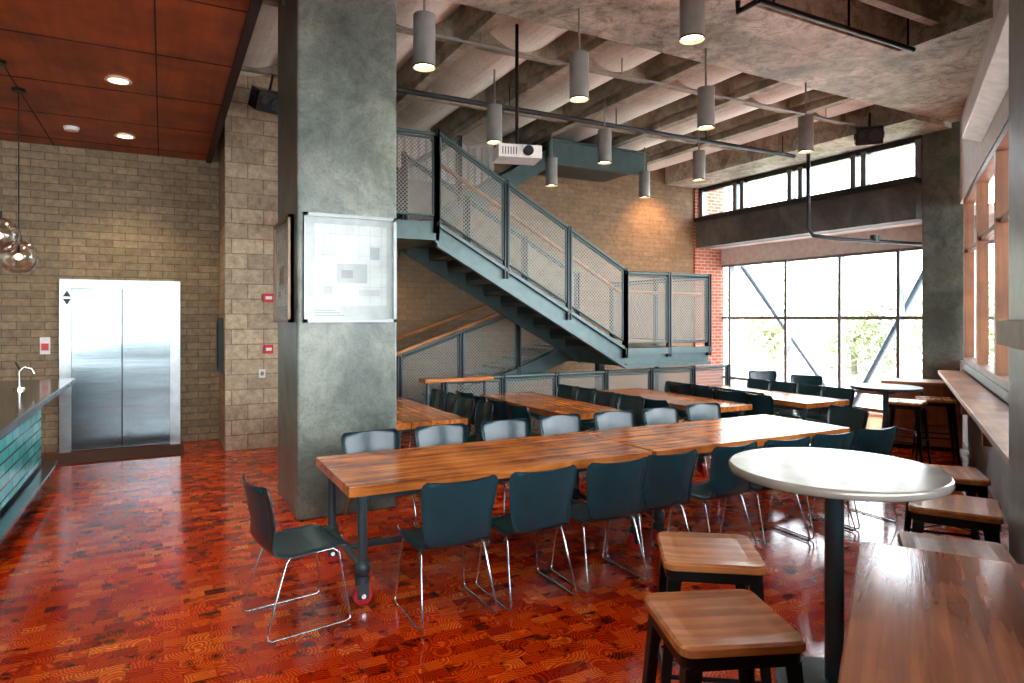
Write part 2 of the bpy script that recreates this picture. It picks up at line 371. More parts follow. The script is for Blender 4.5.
# window wall (u = 10.9) header beam, clerestory, bay
b = B('header_beam'); b.box(10.75, 11.15, 6.36, 11.35, 3.35, 3.95, 'conc_dark'); b.box(10.70, 11.2, 6.36, 11.35, 3.93, 4.02, 'steel_d'); b.obj()
b = B('window_clerestory')
b.box(10.88, 11.0, 6.36, 11.35, 4.02, 4.08, 'mullion'); b.box(10.88, 11.0, 6.36, 11.35, 4.62, 4.84, 'steel_d')
for y in (6.4, 7.35, 7.55, 8.65, 8.9, 10.1, 10.3, 11.3): b.box(10.86, 11.0, y-0.05, y+0.05, 4.02, 4.66, 'mullion')
b.box(10.935, 10.94, 6.36, 11.35, 4.05, 4.65, 'glass'); b.obj()
b = B('ceiling_bay_soffit'); b.box(11.15, 11.9, 4.9, 11.35, 3.35, 3.5, 'white'); b.box(11.55, 11.7, 4.9, 11.35, 2.98, 3.36, 'white'); b.obj()
b = B('window_bay')
for z in (2.93, 1.72, 0.34, 0.02): b.box(11.56, 11.66, 5.0, 11.35, z, z+0.06, 'mullion')
for y in (5.05, 6.05, 7.15, 8.3, 9.55, 11.1): b.box(11.54, 11.68, y-0.03, y+0.03, 0, 2.98, 'mullion')
b.box(11.605, 11.61, 5.0, 11.35, 0.05, 2.95, 'glass'); b.obj()
b = B('bay_cross_brace')
b.cyl((11.78, 10.95, 2.95), (11.78, 8.35, -0.1), 0.06, 'brace', 10)
b.cyl((11.78, 6.6, 2.95), (11.78, 8.25, -0.1), 0.06, 'brace', 10)
b.obj()

b = B('column_end'); b.box(10.9, 11.53, 5.72, 6.36, 0, 5.3, 'conc'); b.obj(bevel=0.015)
b = B('wall_bay_return'); b.box(11.55, 11.75, 4.4, 5.0, 0, 3.4, 'white'); b.obj()

# main concrete column
b = B('concrete_column'); b.box(1.02, 1.91, 5.87, 6.95, 0, 5.3, 'conc'); b.obj(bevel=0.02)
def poster(name, u0, u1, z0, z1, axis, at, fm='frame'):
    b = B(name)
    def bx(a0, a1, c0, c1, d0, d1, m):
        if axis == 'X': b.box(a0, a1, at-d1, at-d0, c0, c1, m)
        else: b.box(at-d1, at-d0, a0, a1, c0, c1, m)
    bx(u0, u1, z0, z1, 0.001, 0.03, 'printbg')
    w = 0.03
    bx(u0, u1, z0, z0+w, 0.001, 0.05, fm); bx(u0, u1, z1-w, z1, 0.001, 0.05, fm)
    bx(u0, u0+w, z0, z1, 0.001, 0.05, fm); bx(u1-w, u1, z0, z1, 0.001, 0.05, fm)
    a0, a1, c0, c1 = u0+0.09, u1-0.09, z0+0.15, z1-0.09
    bx(a0, a1, c0, c1, 0.03, 0.032, 'inkc')
    wd = a1-a0; h = c1-c0
    for i in range(7):
        zz = c0+(0.1+0.13*i)*h; bx(a0, a1, zz, zz+0.004, 0.0321, 0.033, 'printbg')
    for i in range(6):
        x = a0+(0.12+0.16*i)*wd; bx(x, x+0.004, c0, c1, 0.0321, 0.033, 'printbg')
    bx(a0+0.30*wd, a0+0.72*wd, c0+0.28*h, c0+0.52*h, 0.0325, 0.034, 'inka')
    bx(a0+0.36*wd, a0+0.52*wd, c0+0.34*h, c0+0.44*h, 0.0341, 0.035, 'inkb')
    bx(a0+0.12*wd, a0+0.24*wd, c0+0.14*h, c0+0.24*h, 0.0325, 0.034, 'inka')
    bx(a0+0.76*wd, a0+0.90*wd, c0+0.58*h, c0+0.74*h, 0.0325, 0.034, 'inka')
    bx(a0+0.60*wd, a0+0.90*wd, c0+0.12*h, c0+0.20*h, 0.0325, 0.034, 'printbg')
    for i in range(3): bx(a0, a0+(0.4-0.06*i)*wd, z0+0.06+i*0.022, z0+0.067+i*0.022, 0.03, 0.031, 'inkb')
    return b.obj()
poster('framed_poster', 1.07, 1.89, 1.71, 2.66, 'X', 5.87)
poster('framed_poster', 6.02, 6.88, 1.71, 2.66, 'Y', 1.02, 'frame2')

# angled right wall
b = B('wall_right')
b.box(-8.4, 12.25, -1.05, -0.85, 0, 1.1, 'greyp'); b.box(-8.4, 12.25, -1.05, -0.85, 3.5, 5.3, 'white')
b.obj(rz=WR)
b = B('trim_wainscot')
b.box(5.0, 11.8, -0.85, -0.82, 0, 1.0, 'greyp'); b.obj(rz=WR)
b = B('trim_window_ledge'); b.box(4.2, 11.3, -0.85, -0.52, 0.95, 1.0, 'oak')
for s_ in (4.5, 6.5, 8.5, 10.5): b.box(s_-0.02, s_+0.02, -0.82, -0.60, 0.72, 0.95, 'oak')
b.obj(rz=WR, bevel=0.006)
b = B('window_oak_frame')
b.box(-8.4, 11.8, -0.98, -0.86, 1.1, 1.18, 'oakd'); b.box(-8.4, 11.8, -0.98, -0.86, 3.42, 3.5, 'oakd'); b.box(-8.4, 11.8, -0.96, -0.90, 2.7, 2.75, 'oakd')
s_ = 11.7
while s_ > -8.4:
    b.box(s_-0.05, s_+0.05, -0.98, -0.86, 1.1, 3.5, 'oakz'); s_ -= 1.75
b.box(-8.4, 11.8, -0.945, -0.94, 1.15, 3.45, 'glass')
b.obj(rz=WR)
b = B('wall_mounted_duct'); b.prism([(-0.85, 3.75), (-0.66, 3.82), (-0.66, 4.05), (-0.85, 4.15)], 4.6, 9.2, 'whiteg', 'YZ')
b.obj(rz=WR, bevel=0.01)
b = B('wall_right_pier'); b.box(3.3, 3.97, -0.85, -0.47, 0, 5.3, 'greyp'); b.box(3.2, 4.05, -0.86, -0.43, 1.62, 1.74, 'white'); b.obj(rz=WR, bevel=0.01)

b = B('wood_waste_cabinet'); b.box(-0.45, 0.45, -0.25, 0.25, 0.06, 0.86, 'panelw'); b.box(-0.47, 0.47, -0.27, 0.27, 0.86, 0.90, 'oak'); b.box(-0.42, 0.42, -0.2, 0.2, 0, 0.06, 'black')
b.box(-0.01, 0.01, -0.256, -0.25, 0.1, 0.84, 'seam'); b.box(-0.06, -0.04, -0.28, -0.25, 0.5, 0.62, 'chrome'); b.box(0.04, 0.06, -0.28, -0.25, 0.5, 0.62, 'chrome')
b.obj(loc=(9.1, 5.32, 0), rz=R(-58), bevel=0.006)

# ------------------------------------------------------------------ elevator and wall devices
b = B('door_elevator')
u0, u1 = -1.19, 0.22; y = 10.398
b.box(u0, u0+0.13, y-0.06, y, 0, 2.26, 'stainless_f'); b.box(u1-0.13, u1, y-0.06, y, 0, 2.26, 'stainless_f'); b.box(u0+0.13, u1-0.13, y-0.06, y, 2.14, 2.26, 'stainless_f')
mid = (u0+u1)/2
b.box(u0+0.13, mid-0.006, y-0.025, y, 0.012, 2.14, 'stainless'); b.box(mid+0.006, u1-0.13, y-0.032, y, 0.012, 2.14, 'stainless')
b.box(u0+0.13, u1-0.13, y-0.012, y, 0.012, 2.14, 'black')
b.box(u0+0.13, u1-0.13, y-0.09, y, 0, 0.012, 'black')
b.prism([(-1.15, 2.03), (-1.06, 2.03), (-1.105, 2.11)], y-0.063, y-0.06, 'black'); b.prism([(-1.15, 2.0), (-1.105, 1.92), (-1.06, 2.0)], y-0.063, y-0.06, 'black')
b.obj(bevel=0.003)
b = B('elevator_call_sign'); b.box(-1.40, -1.29, y-0.02, y, 1.28, 1.50, 'whiteg'); b.box(-1.385, -1.305, y-0.024, y-0.02, 1.33, 1.42, 'red'); b.obj()
b = B('fire_extinguisher_cabinet'); b.box(0.66, 0.722, 9.66, 9.9, 1.02, 1.75, 'black'); b.box(0.65, 0.66, 9.70, 9.86, 1.08, 1.69, 'steel_d'); b.obj(bevel=0.006)
for z, w in ((2.02, 0.07), (1.33, 0.06)):
    b = B('fire_alarm_pull'); b.box(1.26-w, 1.26+w, 9.36, 9.4, z-0.06, z+0.06, 'red'); b.box(1.26-w*0.6, 1.26+w*0.6, 9.35, 9.36, z-0.02, z+0.02, 'whiteg'); b.obj(bevel=0.004)
b = B('wall_outlet'); b.box(1.14, 1.22, 9.385, 9.4, 0.95, 1.06, 'whiteg'); b.box(1.16, 1.2, 9.38, 9.385, 0.98, 1.03, 'greyp'); b.obj()
b = B('entry_mat'); b.prism([(q[0], q[1]) for q in rrect(0.8, 0.38, 0.03)], 0, 0.014, 'mat', 'XY'); b.obj(loc=(-0.55, 9.8, 0.0))

# ------------------------------------------------------------------ bar counter
b = B('bar_counter')
b.box(-2.0, -0.83, -1.0, 8.5, 1.05, 1.10, 'counter')
b.box(-1.95, -1.14, -1.0, 8.38, 0.10, 1.05, 'black')
b.box(-1.14, -1.12, -1.0, 8.40, 0.24, 1.05, 'tile'); b.box(-1.95, -1.12, 8.38, 8.40, 0.24, 1.05, 'tilex')
b.box(-1.95, -1.12, -1.0, 8.40, 0, 0.24, 'black')
b.box(-1.11, -1.0, -1.0, 8.6, 0.17, 0.20, 'stainless')
for i in range(8): b.box(-1.12, -1.02, 8.2-i*1.2, 8.24-i*1.2, 0.10, 0.17, 'steel_d')
b.obj(bevel=0.004)
b = B('beverage_tap'); b.cyl((0, 0, 0), (0, 0, 0.02), 0.05, 'chrome'); b.tube([(0, 0, 0.02), (0, 0, 0.16), (0.03, 0, 0.20), (0.09, 0, 0.19), (0.11, 0, 0.14)], 0.012, 'chrome'); b.tube([(0, 0, 0.18), (-0.03, 0, 0.25)], 0.008, 'black'); b.obj(loc=(-1.15, 7.4, 1.10))
def globe(x, y, z, r):
    b = B('globe_pendant_lamp'); b.sphere((0, 0, 0), r, 'globe', 24, 14); b.tube([(0, 0, r-0.005), (0, 0, 4.0-z)], 0.006, 'black'); b.cyl((0, 0, r-0.01), (0, 0, r+0.05), 0.03, 'black')
    b.cyl((0, 0, 4.0-z-0.03), (0, 0, 4.0-z), 0.06, 'black'); b.tube([(0, 0, r), (0, 0, 0.04)], 0.012, 'black'); b.sphere((0, 0, 0.0), 0.03, 'lamp', 10, 8)
    b.obj(loc=(x, y, z))
globe(-1.25, 8.0, 2.35, 0.165); globe(-1.27, 7.2, 2.47, 0.165); globe(-1.27, 5.6, 2.4, 0.165)
def downlight(x, y):
    b = B('recessed_downlight'); n = 20
    vs = [(r*math.cos(2*math.pi*i/n), r*math.sin(2*math.pi*i/n), z) for r, z in ((0.085, -0.006), (0.115, -0.006), (0.115, 0.0)) for i in range(n)]
    b.add(vs, [(j*n+i, j*n+(i+1) % n, (j+1)*n+(i+1) % n, (j+1)*n+i) for j in range(2) for i in range(n)], 'whiteg')
    b.cyl((0, 0, -0.004), (0, 0, 0.0), 0.085, 'lamp', 20); b.obj(loc=(x, y, 3.995))
def spot(x, y, z, e, size=110, tgt=None, col=(1, 0.78, 0.52), blend=0.6, rad=0.06):
    l = bpy.data.lights.new('lamp_light', 'SPOT'); l.energy = e; l.spot_size = R(size); l.spot_blend = blend; l.color = col; l.shadow_soft_size = rad
    o = bpy.data.objects.new('lamp_light', l); sc.collection.objects.link(o); o.location = (x, y, z)
    if tgt: o.rotation_euler = (Vector(tgt)-Vector((x, y, z))).to_track_quat('-Z', 'Y').to_euler()
for x, y in ((-0.37, 7.26), (-0.41, 9.45), (-0.37, 5.0), (-0.4, 2.7), (-2.6, 7.3), (-2.6, 5.0)):
    downlight(x, y); spot(x, y, 3.96, 80)
b = B('smoke_detector'); b.cyl((0, 0, -0.04), (0, 0, 0), 0.07, 'whiteg', 18, 0.085); b.obj(loc=(-0.95, 9.3, 3.996))

# ------------------------------------------------------------------ cylinder pendants
pb = B('cylinder_pendant_lamp')
pb.cyl((0, 0, 0.0), (0, 0, 0.45), 0.095, 'grey', 24, caps=False); pb.cyl((0, 0, 0.44), (0, 0, 0.452), 0.095, 'grey', 24)
pb.cyl((0, 0, 0.03), (0, 0, 0.035), 0.088, 'lamp', 20); pb.tube([(0, 0, 0.45), (0, 0, 0.90)], 0.012, 'grey'); pb.cyl((0, 0, 0.0), (0, 0, 0.012), 0.099, 'black', 24, caps=False)
pme = pb.mesh()
for x, y in ((1.99, 5.37), (3.62, 3.86), (3.63, 5.44), (5.44, 5.58), (7.37, 5.78), (3.6, 7.26), (5.42, 7.49), (7.4, 7.74), (5.6, 9.2), (7.6, 9.3)):
    inst('cylinder_pendant_lamp', pme, (x, y, 3.9)); spot(x, y, 3.92, 40, 90)
for x in (7.6, 9.4): spot(x, 10.6, 4.6, 180, 105, (x+0.1, 11.4, 3.1), (1, 0.50, 0.20), 1.0)
spot(3.0, 10.6, 2.7, 30, 100, (3.2, 11.4, 1.8), (1, 0.7, 0.4))

# pipes / conduits / speakers / projector
b = B('ceiling_track_pipe'); b.tube([(1.9, 8.0, 4.62), (9.9, 8.0, 4.62)], 0.036, 'steel_d')
for x in (2.4, 4.2, 6.0, 7.8, 9.6): b.tube([(x, 8.0, 4.62), (x, 8.0, 4.95)], 0.01, 'black')
b.obj()
b = B('ceiling_conduit'); b.tube([(1.0, 6.55, 4.74), (9.8, 6.55, 4.74)], 0.015, 'grey')
for x in (1.3, 3.1, 5.0, 6.9, 8.8): b.tube([(x, 6.55, 4.74), (x, 6.55, 4.95)], 0.008, 'grey')
b.obj()
b = B('sprinkler_pipe'); b.tube([(9.5, 7.4, 4.9), (9.5, 7.4, 3.25), (9.55, 7.35, 3.12), (9.8, 7.1, 3.05), (11.5, 6.6, 3.0)], 0.032, 'steel_d')
b.cyl((10.5, 6.9, 3.03), (10.5, 6.9, 3.13), 0.07, 'steel_d'); b.obj()
def speaker(x, y, z, rz, tilt=-0.5):
    b = B('wall_speaker'); b.box(-0.19, 0.19, -0.13, 0.11, -0.13, 0.13, 'black'); b.cyl((-0.08, 0.11, 0), (-0.08, 0.13, 0), 0.09, 'steel_d', 18); b.cyl((0.11, 0.11, 0.02), (0.11, 0.13, 0.02), 0.045, 'steel_d', 14)
    b.tube([(0, -0.02, 0.12), (0, -0.02, 0.34)], 0.018, 'black'); b.box(-0.21, -0.19, -0.05, 0.05, -0.05, 0.05, 'steel_d'); b.box(0.19, 0.21, -0.05, 0.05, -0.05, 0.05, 'steel_d')
    o = b.obj(loc=(x, y, z), rz=rz, bevel=0.02); o.rotation_euler = (tilt, 0, rz)
speaker(1.2, 9.0, 4.55, R(200)); speaker(9.75, 6.5, 4.60, R(130), -0.35)
b = B('ceiling_projector'); b.box(-0.24, 0.24, -0.17, 0.17, 0, 0.14, 'whiteg'); b.cyl((0.08, -0.17, 0.07), (0.08, -0.22, 0.07), 0.05, 'black', 16, 0.055); b.tube([(0, 0, 0.14), (0, 0, 1.5)], 0.02, 'black'); b.box(-0.08, 0.08, -0.08, 0.08, 0.14, 0.17, 'black')
for i in range(6): b.box(-0.2+i*0.03, -0.19+i*0.03, -0.174, -0.17, 0.03, 0.11, 'black')
b.obj(loc=(3.45, 6.4, 3.48), rz=R(-15), bevel=0.02)

# ------------------------------------------------------------------ staircase
st = B('staircase')
def sbeam(x0, z0, x1, z1, h, y0, y1, m): st.prism([(x0, z0-h), (x1, z1-h), (x1, z1), (x0, z0)], y0, y1, m)
st.box(1.95, 3.25, 8.2, 10.9, 2.78, 3.02, 'steel')
sbeam(3.2, 3.02, 6.3, 1.30, 0.32, 8.2, 8.26, 'steel'); sbeam(3.2, 3.02, 6.3, 1.30, 0.32, 9.39, 9.45, 'steel')
sbeam(3.2, 3.02, 6.3, 1.30, 0.05, 8.14, 8.2, 'steel'); sbeam(3.2, 2.74, 6.3, 1.02, 0.05, 8.14, 8.2, 'steel')
for i in range(10):
    x = 3.25+i*0.305; z = 2.84-i*0.172
    st.box(x, x+0.31, 8.26, 9.39, z-0.05, z, 'conc_dark'); st.box(x-0.01, x+0.01, 8.26, 9.39, z, z+0.16, 'steel_d')
st.box(6.3, 8.05, 8.2, 10.9, 1.0, 1.25, 'steel'); st.box(6.3, 8.05, 8.14, 8.2, 1.18, 1.28, 'steel'); st.box(6.3, 8.05, 8.14, 8.2, 0.98, 1.04, 'steel')
for x in (6.6, 7.9): st.box(x-0.06, x+0.06, 9.2, 9.32, 0, 1.0, 'steel')
sbeam(3.2, 0.20, 6.3, 1.28, 0.26, 9.7, 9.76, 'steel'); sbeam(3.2, 0.20, 6.3, 1.28, 0.26, 10.84, 10.9, 'steel')
for i in range(8): x = 3.2+i*0.3875; z = 0.16+i*0.15; st.box(x, x+0.4, 9.76, 10.84, z-0.05, z, 'conc_dark')
sbeam(3.2, 3.02, 5.8, 4.62, 0.32, 9.7, 9.76, 'steel'); sbeam(3.2, 3.02, 5.8, 4.62, 0.32, 10.84, 10.9, 'steel')
st.prism([(3.2, 2.85), (5.8, 4.45), (5.8, 4.5), (3.2, 2.9)], 9.76, 10.84, 'steel_d')
st.box(5.8, 7.9, 9.6, 9.68, 4.38, 4.78, 'steel'); st.box(5.8, 7.9, 9.68, 10.95, 4.5, 4.78, 'steel_d')
for z in (4.36, 4.76): st.box(5.8, 7.9, 9.54, 9.62, z, z+0.03, 'steel')
def guard(pts, y, h0, h1, rail=True, ax='X'):
    for (xa, za), (xb, zb) in zip(pts[:-1], pts[1:]):
        g = 0.05
        fa = lambda x: za+(zb-za)*(x-xa)/(xb-xa)
        a, c = xa+g, xb-g
        P = lambda x, h: ((x, y, fa(x)+h) if ax == 'X' else (y, x, fa(x)+h))
        vs = [P(a, h0), P(c, h0), P(c, h1), P(a, h1)]
        st.add(vs, [(0, 1, 2, 3)], 'mesh' if ax == 'X' else 'mesh_y')
        for p, q in ((0, 1), (1, 2), (2, 3), (3, 0)): st.tube([vs[p], vs[q]], 0.017, 'steel', 6)
        st.tube([P(xa, h1+0.05), P(xb, h1+0.05)], 0.026, 'steel', 8)
    for (x, z) in pts:
        for dx in (-0.022, 0.022):
            if ax == 'X': st.box(x+dx-0.010, x+dx+0.010, y-0.035, y+0.035, z-0.15, z+h1+0.08, 'steel_d')
            else: st.box(y-0.035, y+0.035, x+dx-0.010, x+dx+0.010, z-0.15, z+h1+0.08, 'steel_d')
zf = lambda x: 3.02-(x-3.2)*1.72/3.1
guard([(2.0, 3.02), (3.2, 3.02)], 8.17, 0.08, 1.1)
guard([(x, zf(x)) for x in (3.2, 4.23, 5.27, 6.3)], 8.17, 0.08, 1.14)
guard([(6.3, 1.28), (7.17, 1.28), (8.03, 1.28)], 8.17, 0.08, 1.12)
guard([(8.2, 1.28), (9.5, 1.28), (10.85, 1.28)], 8.03, 0.08, 1.12, ax='Y')
guard([(x, zf(x)) for x in (3.2, 4.23, 5.27, 6.3)], 9.5, 0.08, 1.14)
zl = lambda x: 0.20+(x-3.2)*1.08/3.1
guard([(x, zl(x)) for x in (3.2, 4.23, 5.27, 6.3)], 9.73, 0.05, 0.92)
zu = lambda x: 3.02+(x-3.2)*1.6/2.6
guard([(x, zu(x)) for x in (3.2, 4.2)], 9.73, 0.05, 0.95)
st.tube([(3.2, 8.32, zf(3.2)+0.86), (6.3, 8.32, zf(6.3)+0.86), (8.0, 8.32, 1.28+0.86)], 0.03, 'oak')
st.tube([(3.0, 9.66, zl(3.0)+1.03), (6.3, 9.66, zl(6.3)+1.03)], 0.035, 'oak')
st.tube([(3.2, 11.33, zl(3.2)+1.0), (6.3, 11.33, zl(6.3)+1.0)], 0.03, 'oak')
st.obj()

st = B('floor_guard_railing')
guard([(x, 0.0) for x in (3.4, 4.3, 5.2, 6.1, 7.0, 7.9, 8.7)], 8.4, 0.12, 0.86)
for x in (3.4, 4.3, 5.2, 6.1, 7.0, 7.9, 8.7): st.box(x-0.05, x+0.05, 8.35, 8.45, 0, 0.012, 'steel_d')
for i, v_ in enumerate(st.v):
    if v_[2] < 0: st.v[i] = (v_[0], v_[1], 0.0)
st.obj()
b = B('drink_rail_table'); b.box(-0.5, 0.5, -0.12, 0.12, 0.90, 0.95, 'table')
for x in (-0.42, 0.42): b.cyl((x, 0, 0.012), (x, 0, 0.90), 0.022, 'iron'); b.cyl((x, 0, 0), (x, 0, 0.012), 0.09, 'iron')
b.obj(loc=(3.5, 8.2, 0), bevel=0.008)

# ------------------------------------------------------------------ communal tables
def table_mesh(name, Lx, Wy, wm, seed):
    rnd = random.Random(seed); b = B(name); h = 0.74; th = 0.062
    npl = 4; w = Wy/npl
    for i in range(npl):
        y0 = -Wy/2+i*w+0.002; y1 = y0+w-0.004; segs = 14
        e0 = []; e1 = []
        amp0 = 0.018 if i == 0 else 0.003; amp1 = 0.018 if i == npl-1 else 0.003
        xs = -Lx/2+rnd.uniform(0, 0.008); xe = Lx/2-rnd.uniform(0, 0.008)
        for k in range(segs+1):
            x = xs+(xe-xs)*k/segs
            e0.append((x, y0+rnd.uniform(0, amp0))); e1.append((x, y1-rnd.uniform(0, amp1)))
        b.prism(e0+e1[::-1], h-th+rnd.uniform(-0.002, 0), h-rnd.uniform(0, 0.002), wm, 'XY')
    for y in (-Wy/2+0.12, Wy/2-0.12): b.box(-Lx/2+0.1, Lx/2-0.1, y-0.02, y+0.02, h-th-0.05, h-th, 'iron')
    for sx in (-1, 1):
        x = sx*(Lx/2-0.10)
        for sy in (-1, 1):
            y = sy*(Wy/2-0.09)
            b.cyl((x, y, h-th-0.012), (x, y, h-th), 0.065, 'iron', 16); b.cyl((x, y, h-th-0.06), (x, y, h-th-0.012), 0.040, 'iron')
            b.cyl((x, y, 0.10), (x, y, h-th), 0.030, 'iron', 14)
            b.sphere((x, y, 0.22), 0.050, 'iron', 12, 8, 1.1); b.cyl((x, y, 0.125), (x, y, 0.17), 0.044, 'iron', 14)
            b.box(x-0.035, x+0.035, y-0.034, y-0.028, 0.04, 0.125, 'iron'); b.box(x-0.035, x+0.035, y+0.028, y+0.034, 0.04, 0.125, 'iron'); b.box(x-0.035, x+0.035, y-0.03, y+0.03, 0.117, 0.127, 'iron')
            b.cyl((x, y-0.024, 0.058), (x, y+0.024, 0.058), 0.058, 'redcap', 20); b.cyl((x, y-0.04, 0.058), (x, y+0.04, 0.058), 0.014, 'chrome', 10)
        b.tube([(x, -Wy/2+0.09, 0.22), (x, Wy/2-0.09, 0.22)], 0.024, 'iron')
    b.tube([(-Lx/2+0.10, 0, 0.22), (Lx/2-0.10, 0, 0.22)], 0.024, 'iron')
    return b
t1m = table_mesh('communal_table', 2.3, 1.0, 'table', 1).mesh(); t2m = table_mesh('communal_table', 2.3, 1.0, 'table', 2).mesh()
inst('communal_table', t1m, (2.13, 4.41, 0), 0, 0.005); inst('communal_table', t2m, (4.45, 4.40, 0), R(180), 0.005)
t3m = table_mesh('communal_table', 2.1, 0.8, 'table', 3).mesh()
TB = [(2.32, 7.12), (4.09, 6.85), (5.7, 6.55), (7.1, 6.3)]
for x, y in TB: inst('communal_table', t3m, (x, y, 0), R(90), 0.005)

# ------------------------------------------------------------------ chair
def chair_mesh():
    b = B('dining_chair')
    prof = [(0.235, 0.415, 0.19), (0.22, 0.435, 0.215), (0.15, 0.445, 0.225), (0.05, 0.438, 0.228), (-0.06, 0.432, 0.226), (-0.14, 0.432, 0.22), (-0.185, 0.447, 0.212), (-0.212, 0.48, 0.205), (-0.226, 0.54, 0.208), (-0.238, 0.61, 0.217), (-0.252, 0.69, 0.228), (-0.266, 0.76, 0.236), (-0.276, 0.80, 0.236), (-0.281, 0.822, 0.226), (-0.283, 0.83, 0.205)]
    nx = 10; G = []
    for j, (y, z, w) in enumerate(prof):
        row = []
        back = max(0, min(1, (z-0.44)/0.15)) if j > 5 else 0
        for i in range(nx+1):
            q = -1+2*i/nx
            row.append(Vector((w*q, y+0.045*back*q*q, z+0.012*(1-back)*q*q)))
        G.append(row)
    nj = len(prof); Nn = [[None]*(nx+1) for _ in range(nj)]
    for j in range(nj):
        for i in range(nx+1):
            du = G[j][min(i+1, nx)]-G[j][max(i-1, 0)]; dv = G[min(j+1, nj-1)][i]-G[max(j-1, 0)][i]
            Nn[j][i] = du.cross(dv).normalized()
    th = 0.012
    vs = [G[j][i] for j in range(nj) for i in range(nx+1)] + [G[j][i]+Nn[j][i]*th for j in range(nj) for i in range(nx+1)]
    o = nj*(nx+1); fs = []
    for j in range(nj-1):
        for i in range(nx):
            a = j*(nx+1)+i; fs.append((a, a+1, a+nx+2, a+nx+1)); fs.append((o+a+nx+1, o+a+nx+2, o+a+1, o+a))
    def edge(a, c): fs.append((a, c, o+c, o+a))
    for j in range(nj-1): edge((j+1)*(nx+1), j*(nx+1)); edge(j*(nx+1)+nx, (j+1)*(nx+1)+nx)
    for i in range(nx): edge(i, i+1); edge((nj-1)*(nx+1)+i+1, (nj-1)*(nx+1)+i)
    b.add(vs, fs, 'plastic', True)
    r = 0.0065
    for sx in (-1, 1):
        x = sx*0.19; X = sx*0.235
        b.tube([(x, 0.14, 0.425), (sx*0.2, 0.17, 0.40), (X-sx*0.008, 0.225, 0.05), (X, 0.225, 0.02), (X, 0.20, 0.008), (X, 0.0, 0.008), (X, -0.22, 0.008), (X, -0.245, 0.02), (X-sx*0.004, -0.243, 0.05), (sx*0.2, -0.13, 0.40), (x, -0.11, 0.42)], r, 'chrome', 8)
        b.tube([(x, 0.14, 0.425), (x, -0.11, 0.42)], r, 'chrome', 6)
    for y in (0.14, -0.11): b.tube([(-0.19, y, 0.422), (0.19, y, 0.422)], r, 'chrome', 6)
    b.box(-0.15, 0.15, -0.09, 0.12, 0.415, 0.43, 'plastic')
    return b.mesh()
cm = chair_mesh()
rc = random.Random(11)
def chair(x, y, deg): inst('dining_chair', cm, (x+rc.uniform(-0.015, 0.015), y+rc.uniform(-0.02, 0.02), 0), R(deg+rc.uniform(-4, 4)))
chair(0.70, 4.00, -84)
for x in (1.50, 2.06, 2.60, 3.08, 3.68, 4.22, 4.78, 5.32): chair(x, 3.70, 0)
for x in (1.50, 2.1, 2.7, 3.3, 3.9, 4.5, 5.1): chair(x, 5.02, 180)
for (x, y) in TB:
    for k in (-1.35, -0.45, 0.45, 1.35):
        if x > 3: chair(x-0.52, y+k*0.5+0.02, -90)
        chair(x+0.52, y+k*0.5+0.02, 90)
chair(5.98, 4.38, 84)
chair(8.9, 7.0, 120); chair(9.1, 7.9, 150)

# ------------------------------------------------------------------ stools
def stool_mesh(h):
    b = B('wood_top_stool'); s = 0.205
    P = rrect(s, s, 0.045, 6)
    b.prism(P, h-0.034, h-0.008, 'stoolw', 'XY')
    P2 = rrect(s-0.008, s-0.008, 0.04, 6); n = len(P)
    b.add([(p[0], p[1], h-0.008) for p in P]+[(p[0], p[1], h) for p in P2], [(i, (i+1) % n, n+(i+1) % n, n+i) for i in range(n)], 'stoolw', True)
    P3 = rrect(s-0.06, s-0.06, 0.03, 6)
    b.add([(p[0], p[1], h) for p in P2]+[(p[0], p[1], h-0.004) for p in P3], [(i, (i+1) % n, n+(i+1) % n, n+i) for i in range(n)]+[tuple(range(n, 2*n))], 'stoolw')
    P4 = rrect(s-0.012, s-0.012, 0.04, 6); b.prism(P4, h-0.08, h-0.034, 'black', 'XY')
    t = s-0.02; bt = s+0.03
    for sx in (-1, 1):
        for sy in (-1, 1):
            a = 0.055; c = 0.026
            top = [(sx*t, sy*t), (sx*(t-a), sy*t), (sx*(t-a), sy*(t-0.006)), (sx*(t-0.006), sy*(t-0.006)), (sx*(t-0.006), sy*(t-a)), (sx*t, sy*(t-a))]
            bot = [(sx*bt, sy*bt), (sx*(bt-c), sy*bt), (sx*(bt-c), sy*(bt-0.006)), (sx*(bt-0.006), sy*(bt-0.006)), (sx*(bt-0.006), sy*(bt-c)), (sx*bt, sy*(bt-c))]
            vs = [(p[0], p[1], h-0.07) for p in top]+[(p[0], p[1], 0) for p in bot]
            b.add(vs, [(i, (i+1) % 6, 6+(i+1) % 6, 6+i) for i in range(6)]+[(0, 1, 2, 3, 4, 5), (6, 7, 8, 9, 10, 11)], 'black')
    f = 0.3; q = t+(bt-t)*(1-f/h)-0.008
    for p0, p1 in (((-q, -q), (q, -q)), ((q, -q), (q, q)), ((q, q), (-q, q)), ((-q, q), (-q, -q))): b.tube([(p0[0], p0[1], f), (p1[0], p1[1], f)], 0.010, 'black', 8)
    b.tube([(-q-0.005, -q-0.005, f+0.12), (q+0.005, q+0.005, f+0.12)], 0.006, 'black', 6); b.tube([(q+0.005, -q-0.005, f+0.12), (-q-0.005, q+0.005, f+0.12)], 0.006, 'black', 6)
    return b.mesh()
sm = stool_mesh(0.76)
for x, y, a in ((1.64, 1.62, -22), (2.08, 2.12, -36)): inst('wood_top_stool', sm, (x, y, 0), R(a), 0.003)
for s_, o_, a in ((3.38, 0.22, 4), (4.25, 0.27, -3), (5.1, 0.28, 6)):
    p = W(s_, o_); inst('wood_top_stool', sm, (p[0], p[1], 0), WR+R(a), 0.003)
for x, y, a in ((7.85, 4.78, 20), (8.42, 4.75, 35)): inst('wood_top_stool', sm, (x, y, 0), R(a), 0.003)

